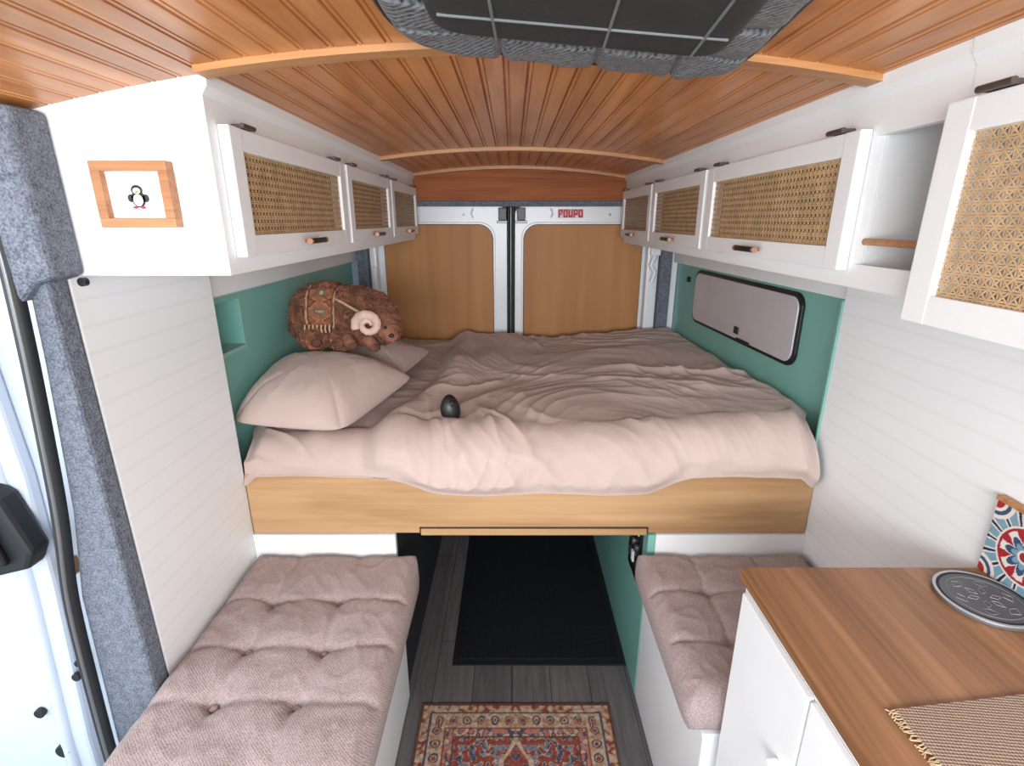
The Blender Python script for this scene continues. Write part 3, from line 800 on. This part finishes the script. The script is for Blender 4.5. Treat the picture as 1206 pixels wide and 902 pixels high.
# ------------------------------------------------------------------ rugs
def rugcol(u,v):
    W_,H_=0.645,0.95
    x=(u-0.5)*W_; y=v*H_
    d=min(W_/2-abs(x),y,H_-y)
    n=noise.noise(V((x*90,y*90,1))); n2=noise.noise(V((abs(x)*55,abs(y-H_/2)*55,5))); n3=noise.noise(V((abs(x)*30,abs(y-H_/2)*30,15)))
    cream=lin((178,154,132)); rust=lin((132,66,56)); navy=lin((72,74,92)); blue=lin((108,118,128)); brown=lin((92,64,54)); pink=lin((168,112,98)); gold=lin((164,130,98))
    if d<0.008: c=brown
    elif d<0.034:
        c=gold if abs(n2)<0.14 else rust if n2>0 else cream
        if n3>0.2: c=cream
    elif d<0.040: c=navy
    elif d<0.088:
        s=(x if (y<0.088 or H_-y<0.088) else y)
        q=abs(((s/0.046)%1)-0.5)*2; e=abs(d-0.064)/0.024
        f=math.hypot(q,e)+0.25*n2
        c=rust if f<0.3 else cream if f<0.42 else navy if f<0.62 else cream if n2<0.05 else gold
    elif d<0.094: c=rust
    elif d<0.118: c=pink if n2>0.1 else cream if n2<-0.1 else navy
    elif d<0.123: c=brown
    else:
        yy=y-H_/2; r=abs(x)/0.19+abs(yy)/0.34+0.06*n3
        if r<0.2: c=rust
        elif r<0.3: c=cream
        elif r<0.62: c=navy if n2<-0.05 else rust if n2<0.12 else blue
        elif r<0.68: c=gold
        elif r<0.98: c=rust if n2<0.12 else pink if n2<0.2 else navy
        elif r<1.05: c=cream
        else: c=rust if n2<0.0 else cream if n2<0.10 else blue if n3<0.1 else navy
    k_=1+0.5*n
    return (c[0]*k_,c[1]*k_,c[2]*k_,1)
rg=group('persian_rug')
colgrid('pile',260,380,lambda u,v:(-0.31+0.645*u,0.417+0.95*v,0.0075),rugcol,M['rug'],rg)
box('backing',-0.308,0.333,0.419,1.365,0.0,0.007,M['jute'],rg)
dm_=group('door_mat')
box('rubber_base',-0.225,0.428,1.53,2.62,0.0005,0.006,M['rubber'],dm_,0.002)
box('ribbed_pile',-0.20,0.403,1.555,2.595,0.005,0.012,M['doormat'],dm_,0.003)
# ------------------------------------------------------------------ roof hatch blind
hb=group('roof_hatch_blind')
def qtop(u,v,x,y): return 0.010 if max(abs(u),abs(v))<1 else 0
def qbot(u,v,x,y):
    m=max(abs(u),abs(v))
    e=math.sqrt(max(0,1-max(0,(m-0.88)/0.12)**2))
    z=-0.020*e
    q=0
    for s in(-0.45,0.10,0.58): q=max(q,math.exp(-((u-s)/0.018)**2))
    for s in(-0.35,0.28,0.62): q=max(q,math.exp(-((v-s)/0.018)**2))
    z+=0.009*q
    z+=0.0035*noise.noise(V((x*18,y*18,1)))
    return z
HC=[(-0.155,0.30,1.842),(0.285,0.30,1.838),(0.345,0.935,1.822),(-0.150,0.815,1.838)]
pad('quilted_pad',HC,qtop,qbot,110,110,7,M['quilt'],hb)
def bil(C,s,t): return V(C[0])*(1-s)*(1-t)+V(C[1])*s*(1-t)+V(C[2])*s*t+V(C[3])*(1-s)*t
HI=[bil(HC,a,b)+V((0,0,-0.018)) for a,b in((0.12,0.08),(0.88,0.08),(0.88,0.78),(0.12,0.78))]
pad('centre_panel',[tuple(q) for q in HI],lambda u,v,x,y:0.002,lambda u,v,x,y:-0.010*math.sqrt(max(0,1-max(0,(max(abs(u),abs(v))-0.85)/0.15)**2)),60,60,12,M['blackcloth'],hb)
for s in(0.275,0.55,0.79):
    tube('seam',[bil(HC,s,t/20)+V((0,0,-0.0285)) for t in range(2,16)],0.0018,M['seamcloth'],hb)
for t in(0.325,0.64):
    tube('seam_cross',[bil(HC,s/20,t)+V((0,0,-0.0285)) for s in range(3,18)],0.0018,M['seamcloth'],hb)
bp=[]
for i in range(120):
    a=2*math.pi*i/120; u=math.cos(a);v=math.sin(a); kk=7
    f=1/((abs(u)**kk+abs(v)**kk)**(1/kk)); u*=f;v*=f
    bp.append(bil(HC,(u+1)/2,(v+1)/2))
tube('binding',bp,0.007,M['black'],hb,closed=True)
box('hatch_frame',-0.14,0.28,0.30,0.78,1.853,1.866,M['white'],hb)
# ------------------------------------------------------------------ sliding door pillar
sp_=group('door_pillar')
out=[(1.80,-0.862),(1.66,-0.856),(1.54,-0.850),(1.35,-0.862),(1.04,-0.890),(0.83,-0.925),(0.42,-0.943),(0.0,-0.945)]
poly=[(x,z) for z,x in out]+[(-0.818,0.0),(-0.818,1.80)]
prism('carpet_face',poly,'y',0.915,0.9655,M['carpet'],sp_,0.008)
prism('carpet_header',[(-0.855,1.46),(-0.822,1.495),(-0.785,1.505),(-0.785,1.775),(-0.858,1.775)],'y',0.890,0.9685,M['carpet'],sp_,0.010)
so=[V((x-0.012,0.903,z)) for z,x in out]
dense=[]
for a,b in zip(so[:-1],so[1:]):
    for i in range(8): dense.append(a.lerp(b,i/8))
dense.append(so[-1])
for _ in range(6):
    dense=[dense[0]]+[(dense[i-1]+dense[i]*2+dense[i+1])/4 for i in range(1,len(dense)-1)]+[dense[-1]]
tube('rubber_seal',dense,0.014,M['rubber'],sp_)
tube('seal_lip',[p+V((0.004,-0.012,0)) for p in dense],0.004,M['steel'],sp_)
box('header_carpet_rail',-0.93,-0.80,-0.6,0.884,1.776,1.83,M['carpet'],sp_,0.01)
bs=group('body_side')
prism('jamb_panel',[(-0.85,-0.1),(-0.85,1.9),(-1.5,1.9),(-1.5,-0.1)],'y',0.966,0.98,M['bodyw'],bs)
step=[(-1.04,-0.1),(-1.03,0.4),(-0.995,0.85),(-0.985,1.1),(-1.0,1.5),(-1.03,1.9)]
prism('jamb_step',step+[(-1.5,1.9),(-1.5,-0.1)],'y',0.935,0.9655,M['bodyw'],bs,0.008)
tube('jamb_rib',[(x-0.05,0.934,z) for x,z in step],0.014,M['bodyw'],bs)
prism('latch_bezel',[(-1.14,0.88),(-0.985,0.92),(-0.965,0.96),(-1.0,1.08),(-1.04,1.11),(-1.14,1.11)],'y',0.885,0.933,M['rubber'],bs,0.01)
prism('latch_grip',[(-1.12,0.91),(-1.01,0.94),(-1.03,1.05),(-1.12,1.08)],'y',0.868,0.884,M['black'],bs,0.006)
prism('latch_face',[(-1.08,0.955),(-1.035,0.965),(-1.045,1.02),(-1.08,1.03)],'y',0.862,0.8675,M['steel'],bs,0.002)
for (x,z,r) in[(-1.115,0.49,0.012),(-1.09,0.37,0.018),(-1.0,0.60,0.010),(-0.985,0.64,0.009)]:
    cyl('bolt',(x,0.928,z),r,0.012,'y',M['rubber'],bs,20,0.002)
prism('side_glass',rrect(-1.4,-1.02,1.24,1.42,0.03),'y',0.915,0.9345,M['glass'],bs,0.003)
prism('side_glass_seal',rrect(-1.41,-1.01,1.215,1.239,0.008),'y',0.912,0.9345,M['black'],bs,0.003)
box('wood_block',-0.985,-0.955,0.95,0.9655,0.86,0.90,M['frame'],bs,0.002)
cc=group('cable_clip'); cyl('clip_body',(-0.79,0.962,1.492),0.008,0.010,'y',M['black'],cc,16)
# ------------------------------------------------------------------ light
w=bpy.data.worlds.new('World'); scene.world=w; w.use_nodes=True
nt=w.node_tree; bg=nt.nodes['Background']
tc=nt.nodes.new('ShaderNodeTexCoord'); sp=nt.nodes.new('ShaderNodeSeparateXYZ'); nt.links.new(tc.outputs['Generated'],sp.inputs[0])
r=nt.nodes.new('ShaderNodeValToRGB'); r.color_ramp.elements[0].position=0.45; r.color_ramp.elements[0].color=(0.55,0.56,0.57,1)
r.color_ramp.elements[1].position=0.75; r.color_ramp.elements[1].color=(0.74,0.88,1.0,1)
mr=nt.nodes.new('ShaderNodeMapRange'); mr.inputs['From Min'].default_value=-1; nt.links.new(sp.outputs['Z'],mr.inputs['Value']); nt.links.new(mr.outputs[0],r.inputs['Fac'])
nt.links.new(r.outputs['Color'],bg.inputs['Color']); bg.inputs['Strength'].default_value=1.85
def area(name,loc,rot,sx,sy,e,col):
    l=bpy.data.lights.new(name,'AREA'); l.shape='RECTANGLE'; l.size=sx; l.size_y=sy; l.energy=e; l.color=col
    o=bpy.data.objects.new(name,l); o.location=loc; o.rotation_euler=rot; scene.collection.objects.link(o); return o
area('windshield_daylight',(0.05,-1.1,1.55),(math.radians(88),0,0),1.6,0.6,68,(0.95,0.98,1.0))
area('sliding_door_daylight',(-1.7,0.1,1.5),(math.radians(80),0,math.radians(-75)),1.2,1.6,18,(0.95,0.98,1.0))
# ------------------------------------------------------------------ camera
cam=bpy.data.cameras.new('Camera'); co=bpy.data.objects.new('Camera',cam); scene.collection.objects.link(co)
cam.sensor_width=36; cam.lens=607/1206*36; cam.clip_start=0.02
co.location=(0,0,1.6); co.rotation_euler=(math.radians(90-17.5),0,0)
scene.camera=co
scene.view_settings.view_transform='Standard'
